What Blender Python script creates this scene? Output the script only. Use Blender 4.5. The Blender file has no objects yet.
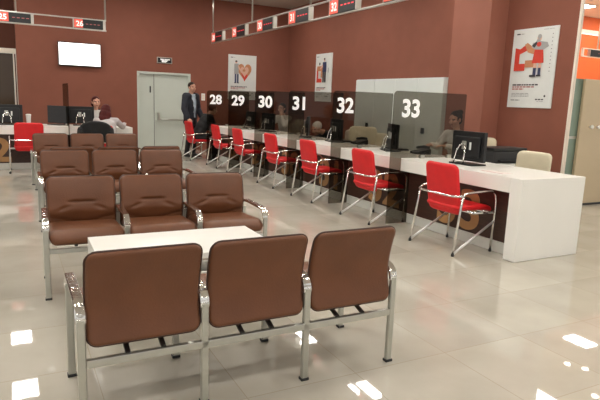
import bpy, bmesh, math, random
from math import sin, cos, pi, radians, sqrt
from mathutils import Vector, Matrix, Euler
random.seed(7)
scene = bpy.context.scene
COL = scene.collection

# ------------------------------------------------------------------ materials
def srgb(r, g, b):
    f = lambda c: (c/255/12.92) if c/255 <= .04045 else ((c/255+.055)/1.055)**2.4
    return (f(r), f(g), f(b), 1)

def mat(name, col, rough=.5, metal=0., spec=.5, noise=0., nscale=8., bump=0., bscale=60., coat=0., emit=0., ecol=None, stretch=None):
    m = bpy.data.materials.new(name); m.use_nodes = True
    nt = m.node_tree; b = nt.nodes['Principled BSDF']
    b.inputs['Base Color'].default_value = col
    b.inputs['Roughness'].default_value = rough
    b.inputs['Metallic'].default_value = metal
    b.inputs['Specular IOR Level'].default_value = spec
    b.inputs['Coat Weight'].default_value = coat
    if emit:
        b.inputs['Emission Color'].default_value = ecol or col
        b.inputs['Emission Strength'].default_value = emit
    if noise or bump:
        tc = nt.nodes.new('ShaderNodeTexCoord'); src = tc.outputs['Object']
        if stretch:
            mp = nt.nodes.new('ShaderNodeMapping'); mp.inputs['Scale'].default_value = stretch
            nt.links.new(src, mp.inputs['Vector']); src = mp.outputs['Vector']
    if noise:
        n = nt.nodes.new('ShaderNodeTexNoise'); n.inputs['Scale'].default_value = nscale; n.inputs['Detail'].default_value = 4
        nt.links.new(src, n.inputs['Vector'])
        r = nt.nodes.new('ShaderNodeValToRGB')
        r.color_ramp.elements[0].position = .3; r.color_ramp.elements[1].position = .7
        r.color_ramp.elements[0].color = tuple(c*(1-noise) for c in col[:3])+(1,)
        r.color_ramp.elements[1].color = tuple(min(1, c*(1+noise)) for c in col[:3])+(1,)
        nt.links.new(n.outputs['Fac'], r.inputs['Fac']); nt.links.new(r.outputs['Color'], b.inputs['Base Color'])
    if bump:
        n2 = nt.nodes.new('ShaderNodeTexNoise'); n2.inputs['Scale'].default_value = bscale; n2.inputs['Detail'].default_value = 3
        nt.links.new(src, n2.inputs['Vector'])
        bp = nt.nodes.new('ShaderNodeBump'); bp.inputs['Strength'].default_value = bump; bp.inputs['Distance'].default_value = .01
        nt.links.new(n2.outputs['Fac'], bp.inputs['Height']); nt.links.new(bp.outputs['Normal'], b.inputs['Normal'])
    return m

def glass_mat(name, col, gloss=.06, rough=.02):
    m = bpy.data.materials.new(name); m.use_nodes = True
    nt = m.node_tree; nt.nodes.clear()
    o = nt.nodes.new('ShaderNodeOutputMaterial'); t = nt.nodes.new('ShaderNodeBsdfTransparent')
    g = nt.nodes.new('ShaderNodeBsdfGlossy'); mx = nt.nodes.new('ShaderNodeMixShader')
    lw = nt.nodes.new('ShaderNodeLayerWeight'); lw.inputs['Blend'].default_value = .25
    mu = nt.nodes.new('ShaderNodeMath'); mu.operation = 'MULTIPLY'; mu.inputs[1].default_value = gloss*4
    ad = nt.nodes.new('ShaderNodeMath'); ad.operation = 'ADD'; ad.inputs[1].default_value = gloss*.6; ad.use_clamp = True
    t.inputs['Color'].default_value = col; g.inputs['Roughness'].default_value = rough
    nt.links.new(lw.outputs['Fresnel'], mu.inputs[0]); nt.links.new(mu.outputs[0], ad.inputs[0])
    nt.links.new(ad.outputs[0], mx.inputs['Fac'])
    nt.links.new(t.outputs[0], mx.inputs[1]); nt.links.new(g.outputs[0], mx.inputs[2]); nt.links.new(mx.outputs[0], o.inputs['Surface'])
    return m

def floor_mat():
    m = bpy.data.materials.new('polished_tile'); m.use_nodes = True
    nt = m.node_tree; b = nt.nodes['Principled BSDF']
    tc = nt.nodes.new('ShaderNodeTexCoord'); sp = nt.nodes.new('ShaderNodeSeparateXYZ')
    nt.links.new(tc.outputs['Object'], sp.inputs[0])
    def line(sock, ph):
        a = nt.nodes.new('ShaderNodeMath'); a.operation = 'SUBTRACT'; a.inputs[1].default_value = ph
        d = nt.nodes.new('ShaderNodeMath'); d.operation = 'DIVIDE'; d.inputs[1].default_value = .6
        p = nt.nodes.new('ShaderNodeMath'); p.operation = 'PINGPONG'; p.inputs[1].default_value = .5
        l = nt.nodes.new('ShaderNodeMath'); l.operation = 'LESS_THAN'; l.inputs[1].default_value = 0.0035
        nt.links.new(sock, a.inputs[0]); nt.links.new(a.outputs[0], d.inputs[0]); nt.links.new(d.outputs[0], p.inputs[0]); nt.links.new(p.outputs[0], l.inputs[0])
        f = nt.nodes.new('ShaderNodeMath'); f.operation = 'FLOOR'; nt.links.new(d.outputs[0], f.inputs[0])
        return l.outputs[0], f.outputs[0]
    lx, fx = line(sp.outputs['X'], 2.72); ly, fy = line(sp.outputs['Y'], 1.585)
    mx = nt.nodes.new('ShaderNodeMath'); mx.operation = 'MAXIMUM'; nt.links.new(lx, mx.inputs[0]); nt.links.new(ly, mx.inputs[1])
    cb = nt.nodes.new('ShaderNodeCombineXYZ'); nt.links.new(fx, cb.inputs[0]); nt.links.new(fy, cb.inputs[1])
    wn = nt.nodes.new('ShaderNodeTexWhiteNoise'); nt.links.new(cb.outputs[0], wn.inputs['Vector'])
    n = nt.nodes.new('ShaderNodeTexNoise'); n.inputs['Scale'].default_value = 2.2; n.inputs['Detail'].default_value = 6
    nt.links.new(tc.outputs['Object'], n.inputs['Vector'])
    r = nt.nodes.new('ShaderNodeValToRGB'); r.color_ramp.elements[0].position = .3; r.color_ramp.elements[1].position = .72
    r.color_ramp.elements[0].color = srgb(186, 180, 166); r.color_ramp.elements[1].color = srgb(202, 196, 183)
    nt.links.new(n.outputs['Fac'], r.inputs['Fac'])
    hv = nt.nodes.new('ShaderNodeHueSaturation')
    mr = nt.nodes.new('ShaderNodeMapRange'); mr.inputs['To Min'].default_value = .95; mr.inputs['To Max'].default_value = .8
    nt.links.new(wn.outputs['Value'], mr.inputs['Value']); nt.links.new(mr.outputs[0], hv.inputs['Value']); nt.links.new(r.outputs['Color'], hv.inputs['Color'])
    mc = nt.nodes.new('ShaderNodeMixRGB'); mc.inputs['Color2'].default_value = srgb(166, 157, 140)
    nt.links.new(mx.outputs[0], mc.inputs['Fac']); nt.links.new(hv.outputs['Color'], mc.inputs['Color1'])
    nt.links.new(mc.outputs[0], b.inputs['Base Color'])
    b.inputs['Roughness'].default_value = .025; b.inputs['Specular IOR Level'].default_value = .62
    return m

M = {}
M['floor'] = floor_mat()
M['wall'] = mat('brown_wall_paint', srgb(135, 83, 67), .7, spec=.25, noise=.04, nscale=3, bump=.12, bscale=180)
M['wall_lit'] = mat('brown_wall_paint_lit', srgb(150, 96, 80), .65, spec=.25, noise=.04, nscale=3, bump=.12, bscale=180)  # wall brown with the light falling on the pier mixed into the colour
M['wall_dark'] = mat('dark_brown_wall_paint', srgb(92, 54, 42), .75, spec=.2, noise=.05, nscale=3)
M['orange'] = mat('orange_wall_paint', srgb(212, 96, 32), .6, noise=.05, nscale=2)
M['ceiling'] = mat('ceiling_paint', srgb(196, 188, 178), .85, noise=.03, nscale=2)
M['ceiling_warm'] = mat('warm_ceiling_paint', srgb(252, 240, 214), .8, noise=.03, nscale=2)
M['white_trim'] = mat('white_trim_paint', srgb(232, 220, 205), .4, noise=.02)
M['white'] = mat('white_laminate', srgb(236, 234, 228), .28, noise=.015, nscale=3, spec=.45)
M['white_cab'] = mat('white_cabinet_lacquer', srgb(214, 220, 216), .3, noise=.02, nscale=2)
M['door'] = mat('pale_grey_door_paint', srgb(196, 202, 192), .45, noise=.025, nscale=2.5)
M['wood'] = mat('dark_wenge_wood', srgb(62, 38, 28), .4, noise=.35, nscale=5, stretch=(8, 1, 18))
M['tan'] = mat('tan_lettering', srgb(176, 132, 84), .5, noise=.05)
M['white_letter'] = mat('white_lettering', srgb(246, 246, 244), .5, noise=.01, emit=.22, ecol=(1, 1, 1, 1))
M['plinth'] = mat('pale_plinth_laminate', srgb(205, 205, 198), .35, noise=.02)
M['leather'] = mat('brown_leatherette', srgb(101, 61, 37), .42, noise=.09, nscale=7, bump=.12, bscale=110, spec=.4)
M['leather_dark'] = mat('dark_piping_leatherette', srgb(58, 34, 24), .45, noise=.08)
M['steel'] = mat('satin_steel', srgb(190, 190, 182), .3, metal=.85, noise=.03, nscale=12)
M['chrome'] = mat('chrome', srgb(232, 232, 230), .12, metal=1., noise=.01)
M['bright'] = mat('polished_steel', srgb(240, 240, 238), .1, metal=1., noise=.02, bump=.5, bscale=22)
M['bright_satin'] = mat('bright_satin_chrome', srgb(232, 232, 230), .35, metal=.75, noise=.02)
M['alu'] = mat('brushed_aluminium', srgb(190, 186, 178), .28, metal=.8, noise=.04, nscale=20)
M['black'] = mat('black_plastic', srgb(20, 21, 22), .4, noise=.15, nscale=20)
M['blackbar'] = mat('black_steel_bar', srgb(34, 30, 28), .45, noise=.1)
M['charcoal'] = mat('charcoal_plastic', srgb(40, 40, 42), .5, noise=.12, nscale=15)
M['red'] = mat('red_upholstery', srgb(214, 24, 30), .55, noise=.06, nscale=10, bump=.1, bscale=200)
M['cream'] = mat('cream_upholstery', srgb(214, 204, 178), .5, noise=.04, nscale=8)
M['taupe'] = mat('taupe_upholstery', srgb(190, 174, 158), .6, noise=.06)
M['glass'] = glass_mat('grey_tinted_glass', (.54, .52, .48, 1), gloss=.03)
M['glass_green'] = mat('green_frosted_glass', srgb(128, 146, 132), .2, noise=.08, nscale=3)
M['frost'] = mat('tan_frosted_panel', srgb(196, 178, 148), .25, noise=.04, nscale=1.5)
M['pane_dark'] = mat('dark_window_pane', srgb(70, 54, 38), .15, noise=.1, nscale=2)
M['screen'] = mat('white_lit_screen', (1, 1, 1, 1), .3, emit=1.6, ecol=(1, .99, .97, 1))
M['panel'] = mat('ceiling_light_diffuser', (1, 1, 1, 1), .5, emit=42, ecol=(1, .965, .90, 1))
M['downlight'] = mat('downlight_lamp', (1, 1, 1, 1), .5, emit=40, ecol=(1, .9, .75, 1))
M['tube_light'] = mat('linear_light_diffuser', (1, 1, 1, 1), .5, emit=1.3, ecol=(1, .92, .82, 1))
M['red_tile'] = mat('red_display_tile', srgb(226, 96, 78), .4, emit=.3, ecol=srgb(235, 90, 70), noise=.03)
M['led'] = mat('red_led', srgb(210, 40, 50), .4, emit=.9, ecol=srgb(225, 50, 60))
M['led_dim'] = mat('dim_led', srgb(140, 70, 70), .4, emit=.25, ecol=srgb(200, 110, 110))
M['paper'] = mat('poster_paper', srgb(218, 220, 216), .5, noise=.02)
M['ink_dark'] = mat('dark_print', srgb(52, 48, 52), .6, noise=.05)
M['ink_grey'] = mat('grey_print', srgb(160, 160, 158), .6, noise=.05)
M['ink_red'] = mat('red_print', srgb(206, 62, 44), .6, noise=.05)
M['ink_tan'] = mat('tan_print', srgb(190, 130, 92), .6, noise=.08)
M['ink_skin'] = mat('skin_print', srgb(214, 170, 148), .6, noise=.05)
M['ink_navy'] = mat('navy_print', srgb(56, 64, 96), .6, noise=.05)
M['ink_pink'] = mat('dull_red_text_print', srgb(170, 80, 76), .6, noise=.05)
M['skin'] = mat('skin', srgb(200, 150, 126), .5, noise=.04, nscale=12)
M['lips'] = mat('lips', srgb(160, 84, 76), .5, noise=.03)
M['eye'] = mat('eye', srgb(40, 32, 28), .3, noise=.03)
M['hair_dark'] = mat('dark_hair', srgb(46, 34, 28), .55, spec=.15, noise=.2, nscale=30, stretch=(1, 1, .2))
M['hair_red'] = mat('auburn_hair', srgb(74, 24, 22), .5, spec=.15, noise=.2, nscale=30, stretch=(1, 1, .2))
M['hair_brown'] = mat('brown_hair', srgb(96, 58, 42), .5, spec=.15, noise=.2, nscale=30, stretch=(1, 1, .2))
M['hair_grey'] = mat('pale_grey_hair', srgb(206, 196, 188), .6, noise=.1, nscale=30, stretch=(1, 1, .2))
M['navy'] = mat('navy_cloth', srgb(34, 37, 46), .8, noise=.12, nscale=14)
M['trouser'] = mat('dark_trouser_cloth', srgb(32, 31, 34), .85, noise=.1, nscale=14)
M['blackcloth'] = mat('black_cloth', srgb(26, 26, 27), .85, noise=.15, nscale=14)
M['shirt_blue'] = mat('pale_blue_shirt_cloth', srgb(176, 188, 200), .8, noise=.05, nscale=14)
M['shirt_white'] = mat('white_shirt_cloth', srgb(214, 210, 204), .8, noise=.05, nscale=14)
M['jacket_grey'] = mat('light_grey_jacket_cloth', srgb(186, 180, 180), .8, noise=.06, nscale=14)
M['shoe'] = mat('black_shoe_leather', srgb(22, 20, 20), .35, noise=.1)
M['leaflet'] = mat('leaflet_paper', srgb(232, 220, 214), .5, noise=.04)
M['cup'] = mat('white_paper_cup', srgb(226, 224, 220), .5, noise=.03)

# ------------------------------------------------------------------ helpers
class MB:
    def __init__(s): s.bm = bmesh.new()
    def _tag(s, geom, mi, smooth=False):
        for f in geom:
            f.material_index = mi; f.smooth = smooth
    def box(s, x0, x1, y0, y1, z0, z1, bev=0., mi=0, rot=None, seg=2):
        before = set(s.bm.faces)
        r = bmesh.ops.create_cube(s.bm, size=1)
        vs = r['verts']
        c = Vector(((x0+x1)/2, (y0+y1)/2, (z0+z1)/2))
        for v in vs: v.co = Vector((v.co.x*(x1-x0), v.co.y*(y1-y0), v.co.z*(z1-z0)))
        if bev:
            es = list({e for v in vs for e in v.link_edges})
            bmesh.ops.bevel(s.bm, geom=es, offset=bev, segments=seg, affect='EDGES', profile=.6)
        nf = [f for f in s.bm.faces if f not in before]
        nv = list({v for f in nf for v in f.verts})
        mtx = Matrix.Translation(c) @ (rot.to_matrix().to_4x4() if rot else Matrix())
        bmesh.ops.transform(s.bm, matrix=mtx, verts=nv)
        s._tag(nf, mi, False)
        return s
    def poly(s, pts, mi=0):
        f = s.bm.faces.new([s.bm.verts.new(p) for p in pts]); f.material_index = mi
        return s
    def prism(s, pts, axis, a, b, mi=0, bev=0):
        """extrude a 2-D outline between a and b along axis"""
        def P(u, v, w): return {'x': (w, u, v), 'y': (u, w, v), 'z': (u, v, w)}[axis]
        A = [s.bm.verts.new(P(u, v, a)) for u, v in pts]; B = [s.bm.verts.new(P(u, v, b)) for u, v in pts]
        n = len(pts); fs = [s.bm.faces.new(A), s.bm.faces.new(B[::-1])]
        for i in range(n): fs.append(s.bm.faces.new((A[i], B[i], B[(i+1) % n], A[(i+1) % n])))
        bmesh.ops.recalc_face_normals(s.bm, faces=fs)
        s._tag(fs, mi); return s
    def tube(s, pts, r, n=10, closed=False, mi=0, cap=True, flat=None, up=None):
        """sweep a circle (or a flat=(w,h) rectangle) along a path"""
        pts = [Vector(p) for p in pts]; N = len(pts); rings = []
        for i, p in enumerate(pts):
            if closed: t = pts[(i+1) % N]-pts[i-1]
            else: t = pts[min(i+1, N-1)]-pts[max(i-1, 0)]
            t.normalize()
            ref = Vector(up) if up else (Vector((0, 0, 1)) if abs(t.z) < .95 else Vector((1, 0, 0)))
            a = t.cross(ref)
            if a.length < 1e-5: a = t.cross(Vector((0, 1, 0)))
            a.normalize(); b = a.cross(t).normalized()
            if not up and i and (rings_a.dot(a) < 0 if abs(rings_a.dot(a)) > .3 else False): pass
            rings_a = a
            rr = r[i] if isinstance(r, (list, tuple)) else r
            if flat:
                w, h = flat[0]/2, flat[1]/2; c = min(w, h)*.35
                prof = [(w-c, h), (-w+c, h), (-w, h-c), (-w, -h+c), (-w+c, -h), (w-c, -h), (w, -h+c), (w, h-c)]
                rings.append([s.bm.verts.new(p+a*u+b*v) for u, v in prof])
            else:
                rings.append([s.bm.verts.new(p+(a*cos(2*pi*k/n)+b*sin(2*pi*k/n))*rr) for k in range(n)])
        if not up:   # untwist
            for i in range(1, N):
                best = None; m = len(rings[i])
                for off in range(m):
                    d = (rings[i][off].co-pts[i]).dot(rings[i-1][0].co-pts[i-1])
                    if best is None or d > best[0]: best = (d, off)
                rings[i] = rings[i][best[1]:]+rings[i][:best[1]]
                m1 = rings[i][1].co-pts[i]; m2 = rings[i-1][1].co-pts[i-1]
                if m1.dot(m2) < 0 and len(rings[i]) > 4 and not flat:
                    rings[i] = [rings[i][0]]+rings[i][1:][::-1]
        fs = []; m = len(rings[0])
        for i in range(N if closed else N-1):
            A = rings[i]; B = rings[(i+1) % N]
            for k in range(m):
                f = s.bm.faces.new((A[k], A[(k+1) % m], B[(k+1) % m], B[k])); f.smooth = not flat; fs.append(f)
        if cap and not closed:
            fs.append(s.bm.faces.new(rings[0][::-1])); fs.append(s.bm.faces.new(rings[-1]))
        for f in fs: f.material_index = mi
        bmesh.ops.recalc_face_normals(s.bm, faces=fs)
        return s
    def lathe(s, prof, c=(0, 0, 0), n=20, mi=0):
        rings = []
        for r, z in prof: rings.append([s.bm.verts.new((c[0]+r*cos(2*pi*k/n), c[1]+r*sin(2*pi*k/n), c[2]+z)) for k in range(n)])
        fs = []
        for A, B in zip(rings, rings[1:]):
            for k in range(n):
                f = s.bm.faces.new((A[k], A[(k+1) % n], B[(k+1) % n], B[k])); f.smooth = True; fs.append(f)
        fs.append(s.bm.faces.new(rings[0][::-1])); fs.append(s.bm.faces.new(rings[-1]))
        for f in fs: f.material_index = mi
        bmesh.ops.recalc_face_normals(s.bm, faces=fs)
        return s
    def ball(s, c, r, mi=0, u=18, v=12, rot=None):
        before = set(s.bm.faces)
        rr = r if isinstance(r, (tuple, list)) else (r, r, r)
        mtx = Matrix.Translation(c) @ (rot.to_matrix().to_4x4() if rot else Matrix()) @ Matrix.Diagonal((rr[0], rr[1], rr[2], 1))
        bmesh.ops.create_uvsphere(s.bm, u_segments=u, v_segments=v, radius=1, matrix=mtx)
        s._tag([f for f in s.bm.faces if f not in before], mi, True); return s
    def limb(s, a, ra, b, rb, n=14, mi=0):
        a = Vector(a); b = Vector(b)
        s.ball(a, ra, mi, 14, 10); s.ball(b, rb, mi, 14, 10)
        k = 5
        return s.tube([a.lerp(b, i/k) for i in range(k+1)], [ra+(rb-ra)*i/k for i in range(k+1)], n, mi=mi)
    def pad(s, w, h, t, r, e=.03, nu=26, nv=24, fn=None, puff=.2, mi=0):
        """upholstered rounded pad in the XZ plane, thickness along Y; fn bends the points"""
        def samples(L, n):
            out = []
            for i in range(n+1):
                q = -1+2*i/n
                out.append(L/2*(sin(q*pi/2)*.55+q*.45))
            return out
        U = samples(w, nu); V = samples(h, nv); front = []; back = []
        for j, y in enumerate(V):
            fr = []; bk = []
            for i, x in enumerate(U):
                ax, ay = abs(x)-(w/2-r), abs(y)-(h/2-r); px, py = x, y
                if ax > 0 and ay > 0:
                    A, B = ax/r, ay/r; a2 = A*sqrt(1-B*B/2); b2 = B*sqrt(1-A*A/2)
                    px = math.copysign(w/2-r+a2*r, x); py = math.copysign(h/2-r+b2*r, y)
                    d = r-r*min(1, sqrt(a2*a2+b2*b2))
                else: d = min(w/2-abs(x), h/2-abs(y))
                q = min(1, max(0, d)/e); th = t/2*(sqrt(max(0, 1-(1-q)**2))*(1-puff)+puff*min(1, d/(min(w, h)/2)))
                edge = i in (0, nu) or j in (0, nv)
                P = fn or (lambda X, Y, Z, s_: (X, Y, Z))
                v1 = s.bm.verts.new(P(px, -th, py, -1))
                fr.append(v1); bk.append(v1 if edge else s.bm.verts.new(P(px, th, py, 1)))
            front.append(fr); back.append(bk)
        fs = []
        for j in range(nv):
            for i in range(nu):
                for G, fl in ((front, 0), (back, 1)):
                    q = [G[j][i], G[j][i+1], G[j+1][i+1], G[j+1][i]]
                    if fl: q = q[::-1]
                    try:
                        f = s.bm.faces.new(q); f.smooth = True; f.material_index = mi; fs.append(f)
                    except ValueError: pass
        return s
    def build(s, name, mats, parent=None, mod=None):
        me = bpy.data.meshes.new(name); s.bm.normal_update(); s.bm.to_mesh(me); s.bm.free()
        for m in (mats if isinstance(mats, (list, tuple)) else [mats]): me.materials.append(m)
        o = bpy.data.objects.new(name, me); COL.objects.link(o)
        if parent: o.parent = parent
        return o

def tag(o, label=None, cat=None, group=None, kind=None):
    if label: o['label'] = label
    if cat: o['category'] = cat
    if group: o['group'] = group
    if kind: o['kind'] = kind
    return o
def thing(name, label, cat, loc=(0, 0, 0), rz=0., group=None):
    o = bpy.data.objects.new(name, None); COL.objects.link(o); o.empty_display_size = .1
    o.location = loc; o.rotation_euler = (0, 0, rz)
    return tag(o, label, cat, group)
def struct(o): o['kind'] = 'structure'; return o
def kids(o): return [c for c in bpy.data.objects if c.parent == o]
def dup(root, loc, rz, label, group=None):
    r = root.copy(); COL.objects.link(r); r.location = loc; r.rotation_euler = (0, 0, rz); r['label'] = label
    if group: r['group'] = group
    for ch in kids(root):
        c = ch.copy(); COL.objects.link(c); c.parent = r
        for g in kids(ch):
            d = g.copy(); COL.objects.link(d); d.parent = c
    return r
def text(name, body, height, m, parent, mtx, bold=.03, depth=.004, label=None, xs=1.):
    """lettering as a real mesh; mtx maps text plane (x right, y up, z out) to the parent's space; origin = lower left"""
    cu = bpy.data.curves.new(name, 'FONT'); cu.body = body; cu.size = 1; cu.offset = bold; cu.extrude = .001; cu.resolution_u = 6
    to = bpy.data.objects.new(name, cu); COL.objects.link(to)
    bpy.context.view_layer.update()
    me = bpy.data.meshes.new_from_object(to.evaluated_get(bpy.context.evaluated_depsgraph_get()))
    bpy.data.objects.remove(to); bpy.data.curves.remove(cu)
    xs_ = [v.co.x for v in me.vertices]; ys = [v.co.y for v in me.vertices]
    k = height/(max(ys)-min(ys)); x0, y0 = min(xs_), min(ys)
    for v in me.vertices:
        v.co = mtx @ Vector(((v.co.x-x0)*k*xs, (v.co.y-y0)*k, (v.co.z+.001)/.002*depth))
    me.name = name; me.materials.clear(); me.materials.append(m)
    o = bpy.data.objects.new(name, me); COL.objects.link(o); o.parent = parent
    if label: o['label'] = label
    return o
def axes(o, r, u):
    r = Vector(r); u = Vector(u); n = r.cross(u)
    return Matrix(((r.x, u.x, n.x, o[0]), (r.y, u.y, n.y, o[1]), (r.z, u.z, n.z, o[2]), (0, 0, 0, 1)))
def arc(c, r, a0, a1, n=6, plane='yz', fixed=0.):
    out = []
    for i in range(n+1):
        a = radians(a0+(a1-a0)*i/n); p, q = c[0]+r*cos(a), c[1]+r*sin(a)
        out.append({'yz': (fixed, p, q), 'xz': (p, fixed, q), 'xy': (p, q, fixed)}[plane])
    return out

CEIL = 3.85; WX = 7.0; WY = 14.2

# ------------------------------------------------------------------ the room
struct(MB().box(-9, 17, -5, 16, -.1, 0).build('floor', M['floor']))
struct(MB().box(-9, WX, -5, 16, CEIL, CEIL+.1).build('ceiling', [M['ceiling']]))
struct(MB().box(WX, 17, -5, 16, CEIL+.0, CEIL+.1).build('ceiling_side', [M['ceiling_warm']]))
# back wall with a door opening
DX0, DX1, DZ = 2.84, 4.19, 1.95
struct(MB().box(.21, DX0, WY, WY+.2, 0, CEIL).box(DX1, WX+.2, WY, WY+.2, 0, CEIL).box(DX0, DX1, WY, WY+.2, DZ, CEIL).build('wall_back', M['wall']))
struct(MB().box(-9, .6, WY+.45, WY+.6, 0, CEIL).box(.21, .4, WY+.2, WY+.45, 0, CEIL).build('wall_back_recess', M['wall_dark']))
struct(MB().box(WX, WX+.03, 5.24, WY+.2, 0, CEIL).build('wall_right', M['wall']))
struct(MB().box(6.63, WX-.001, 6.5, 7.32, 0, CEIL-.001).build('wall_pier', M['wall_lit']))
struct(MB().box(6.992, 7.032, 5.20, 5.239, 0, CEIL-.001).build('trim_1', M['white_trim']))
struct(MB().box(7.2, 17, 10, 10.2, 0, CEIL-.001).build('wall_far', M['orange']))
# door leaf
d = struct(MB().box(DX0, DX1, WY+.06, WY+.1, 0, DZ, .003).build('door_1', M['door']))
MB().box(DX0, DX0+.05, WY-.012, WY+.06, 0, DZ).box(DX1-.05, DX1, WY-.012, WY+.06, 0, DZ).box(DX0+.05, DX1-.05, WY-.012, WY+.06, DZ-.05, DZ).build('door_frame', M['door'], d)
MB().box(3.262, 3.272, WY+.054, WY+.062, .02, DZ-.05).build('door_gap', M['charcoal'], d)
hb = MB(); hb.tube([(3.36, WY-.02, .80), (3.45, WY-.02, .78), (4.1, WY-.02, .77)], .018)
hb.box(3.33, 3.39, WY-.04, WY+.06, .76, .95, .01).box(4.06, 4.12, WY-.04, WY+.06, .72, .82, .01)
tag(hb.build('panic_bar', M['steel'], d), 'grey steel push bar')
MB().box(3.16, 3.185, WY+.03, WY+.06, 1.44, 1.6, .004).build('door_latch', M['charcoal'], d)
# dim glazed opening at the far left
w = struct(MB().box(-3, .15, WY+.38, WY+.41, 0, 2.19).build('window_1', M['pane_dark']))
MB().box(-3, .21, WY+.3, WY+.44, 2.19, 2.30).build('window_header', M['white_trim'], w)
MB().box(.14, .17, WY+.33, WY+.44, 0, 2.19).build('window_frame', M['white_trim'], w)
MB().box(.195, .21, WY+.30, WY+.44, 0, 2.19).build('window_jamb', M['white_trim'], w)
# neighbouring area beyond the wall end
g = struct(MB().box(7.25, 12, 5.2, 5.24, .02, 1.83, .003).build('wall_screen', M['frost']))
MB().box(7.25, 12, 5.19, 5.25, 0, .03).build('screen_rail', M['charcoal'], g)
for kx in (7.46, 7.62): MB().lathe([(.012, 0), (.012, .02), (.026, .03), (.03, .045), (.02, .055)], (0, 0, 0), 14).build('door_knob', M['white'], g)
_k = [o for o in bpy.data.objects if o.name.startswith('door_knob')]
for o, kx in zip(_k, (7.46, 7.62)): o.location = (kx, 5.2, 1.16); o.rotation_euler = (pi/2, 0, 0)
gs = struct(MB().box(7.034, 7.10, 5.255, 5.265, 0, 1.83).box(7.105, 7.30, 5.255, 5.265, 0, 1.83).build('window_2', M['glass_green']))
MB().box(7.02, 7.25, 5.25, 5.27, .98, 1.02).build('glass_rail', M['steel'], gs)

# switch on the back wall
t = thing('wall_switch', 'small white switch plate on the brown wall above the seated person in black', 'switch', (4.53, WY, 1.38))
MB().box(-.05, .05, -.012, 0, -.09, .09, .004).build('plate', M['white'], t)
MB().box(-.03, .03, -.018, -.012, .01, .06, .003).build('rocker', M['white_trim'], t)
MB().box(-.03, .03, -.018, -.012, -.06, -.01, .003).build('rocker', M['white_trim'], t)

# ceiling lights
pan = None; n = 0
for gx in (-2.75, 0.02, 2.8, 5.57):
    for gy in (-2.2, .2, 2.7, 5.2, 7.65, 10.15, 12.5):
        x, y = gx+(0 if gx else 0), gy
        if pan is None:
            pan = thing('ceiling_light', '', 'ceiling light', (x, y, CEIL), 0, 'square ceiling light panels in rows')
            MB().box(-.23, .23, -.33, .33, -.02, -.001, .004).build('frame', M['white_trim'], pan)
            MB().box(-.2, .2, -.3, .3, -.026, -.018).build('diffuser', M['panel'], pan)
            pan['label'] = 'rectangular ceiling light panel over the waiting hall'
        else:
            dup(pan, (x, y, CEIL), 0, 'rectangular ceiling light panel over the waiting hall')
for gx, gy in ((11.4, 7.5), (9.2, 7.4), (8.2, 9.2), (10.2, 9.2), (12.2, 9.2), (14.2, 9.0), (8.4, 6.2), (15.5, 8.0), (11.4, 2.5), (8.6, 2.5), (13.8, 7.5)):  # first panel shows as a floor reflection; the rest are added to brighten
    dup(pan, (gx, gy, CEIL), 0, 'rectangular ceiling light panel over the orange area, where most panels are added fill', 'light panels in the neighbouring area, most added as fill')
dl = None
for gx, gy in ((10.1, 6.85), (10.25, 6.55), (9.42, 5.76), (13.3, 8.5), (13.68, 8.7)):
    if dl is None:
        dl = thing('downlight', 'small round downlight in the neighbouring ceiling', 'downlight', (gx, gy, CEIL), 0, 'downlights in the neighbouring area')
        MB().lathe([(.08, -.02), (.09, 0), (.06, 0)][:2], n=20).build('rim', M['white_trim'], dl)
        MB().lathe([(.055, -.026), (.06, -.018)], n=20).build('lamp', M['downlight'], dl)
    else: dup(dl, (gx, gy, CEIL), 0, 'small round downlight in the neighbouring ceiling')

# hanging light and display rail beyond
t = thing('linear_light', 'long white hanging light in front of the orange wall', 'light', (12, 8.4, 3.12))
MB().box(-1.6, 3, -.04, .04, -.03, .05, .006).build('housing', M['white_trim'], t)
MB().box(-1.58, 2.98, -.03, .03, -.04, -.03).build('diffuser', M['tube_light'], t)
for x in (-1.2, 1.6): MB().tube([(x, 0, .05), (x, 0, CEIL-3.12)], .006).build('hanger', M['alu'], t)

# ------------------------------------------------------------------ television, exit sign
t = thing('wall_television', 'flat television with a blank white screen on the brown wall', 'television', (1.53, WY, 2.24))
MB().box(-.47, .47, -.10, -.03, -.27, .27, .012).build('housing', M['black'], t)
MB().box(-.45, .45, -.104, -.10, -.245, .25).build('screen', M['screen'], t)
MB().box(-.2, .2, -.03, 0, -.15, .15, .01).build('wall_bracket', M['charcoal'], t)
t = thing('exit_sign', 'small black and white exit sign above the pale door', 'sign', (3.52, WY, 2.245))
MB().box(-.19, .19, -.03, 0, -.075, .075, .005).build('housing', M['alu'], t)
MB().box(-.17, .17, -.034, -.03, -.058, .058).build('face', M['black'], t)
e = MB()
e.poly([(-.11, -.0355, .035), (-.11, -.0355, .005), (-.02, -.0355, .005), (-.02, -.0355, .035)])
e.poly([(-.01, -.0355, .035), (-.01, -.0355, .005), (.13, -.0355, .005), (.13, -.0355, .035)])
e.poly([(-.08, -.0355, .0), (-.07, -.0355, -.05), (.03, -.0355, -.05), (.09, -.0355, 0)])
e.build('pictogram', M['white_letter'], t)

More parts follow.
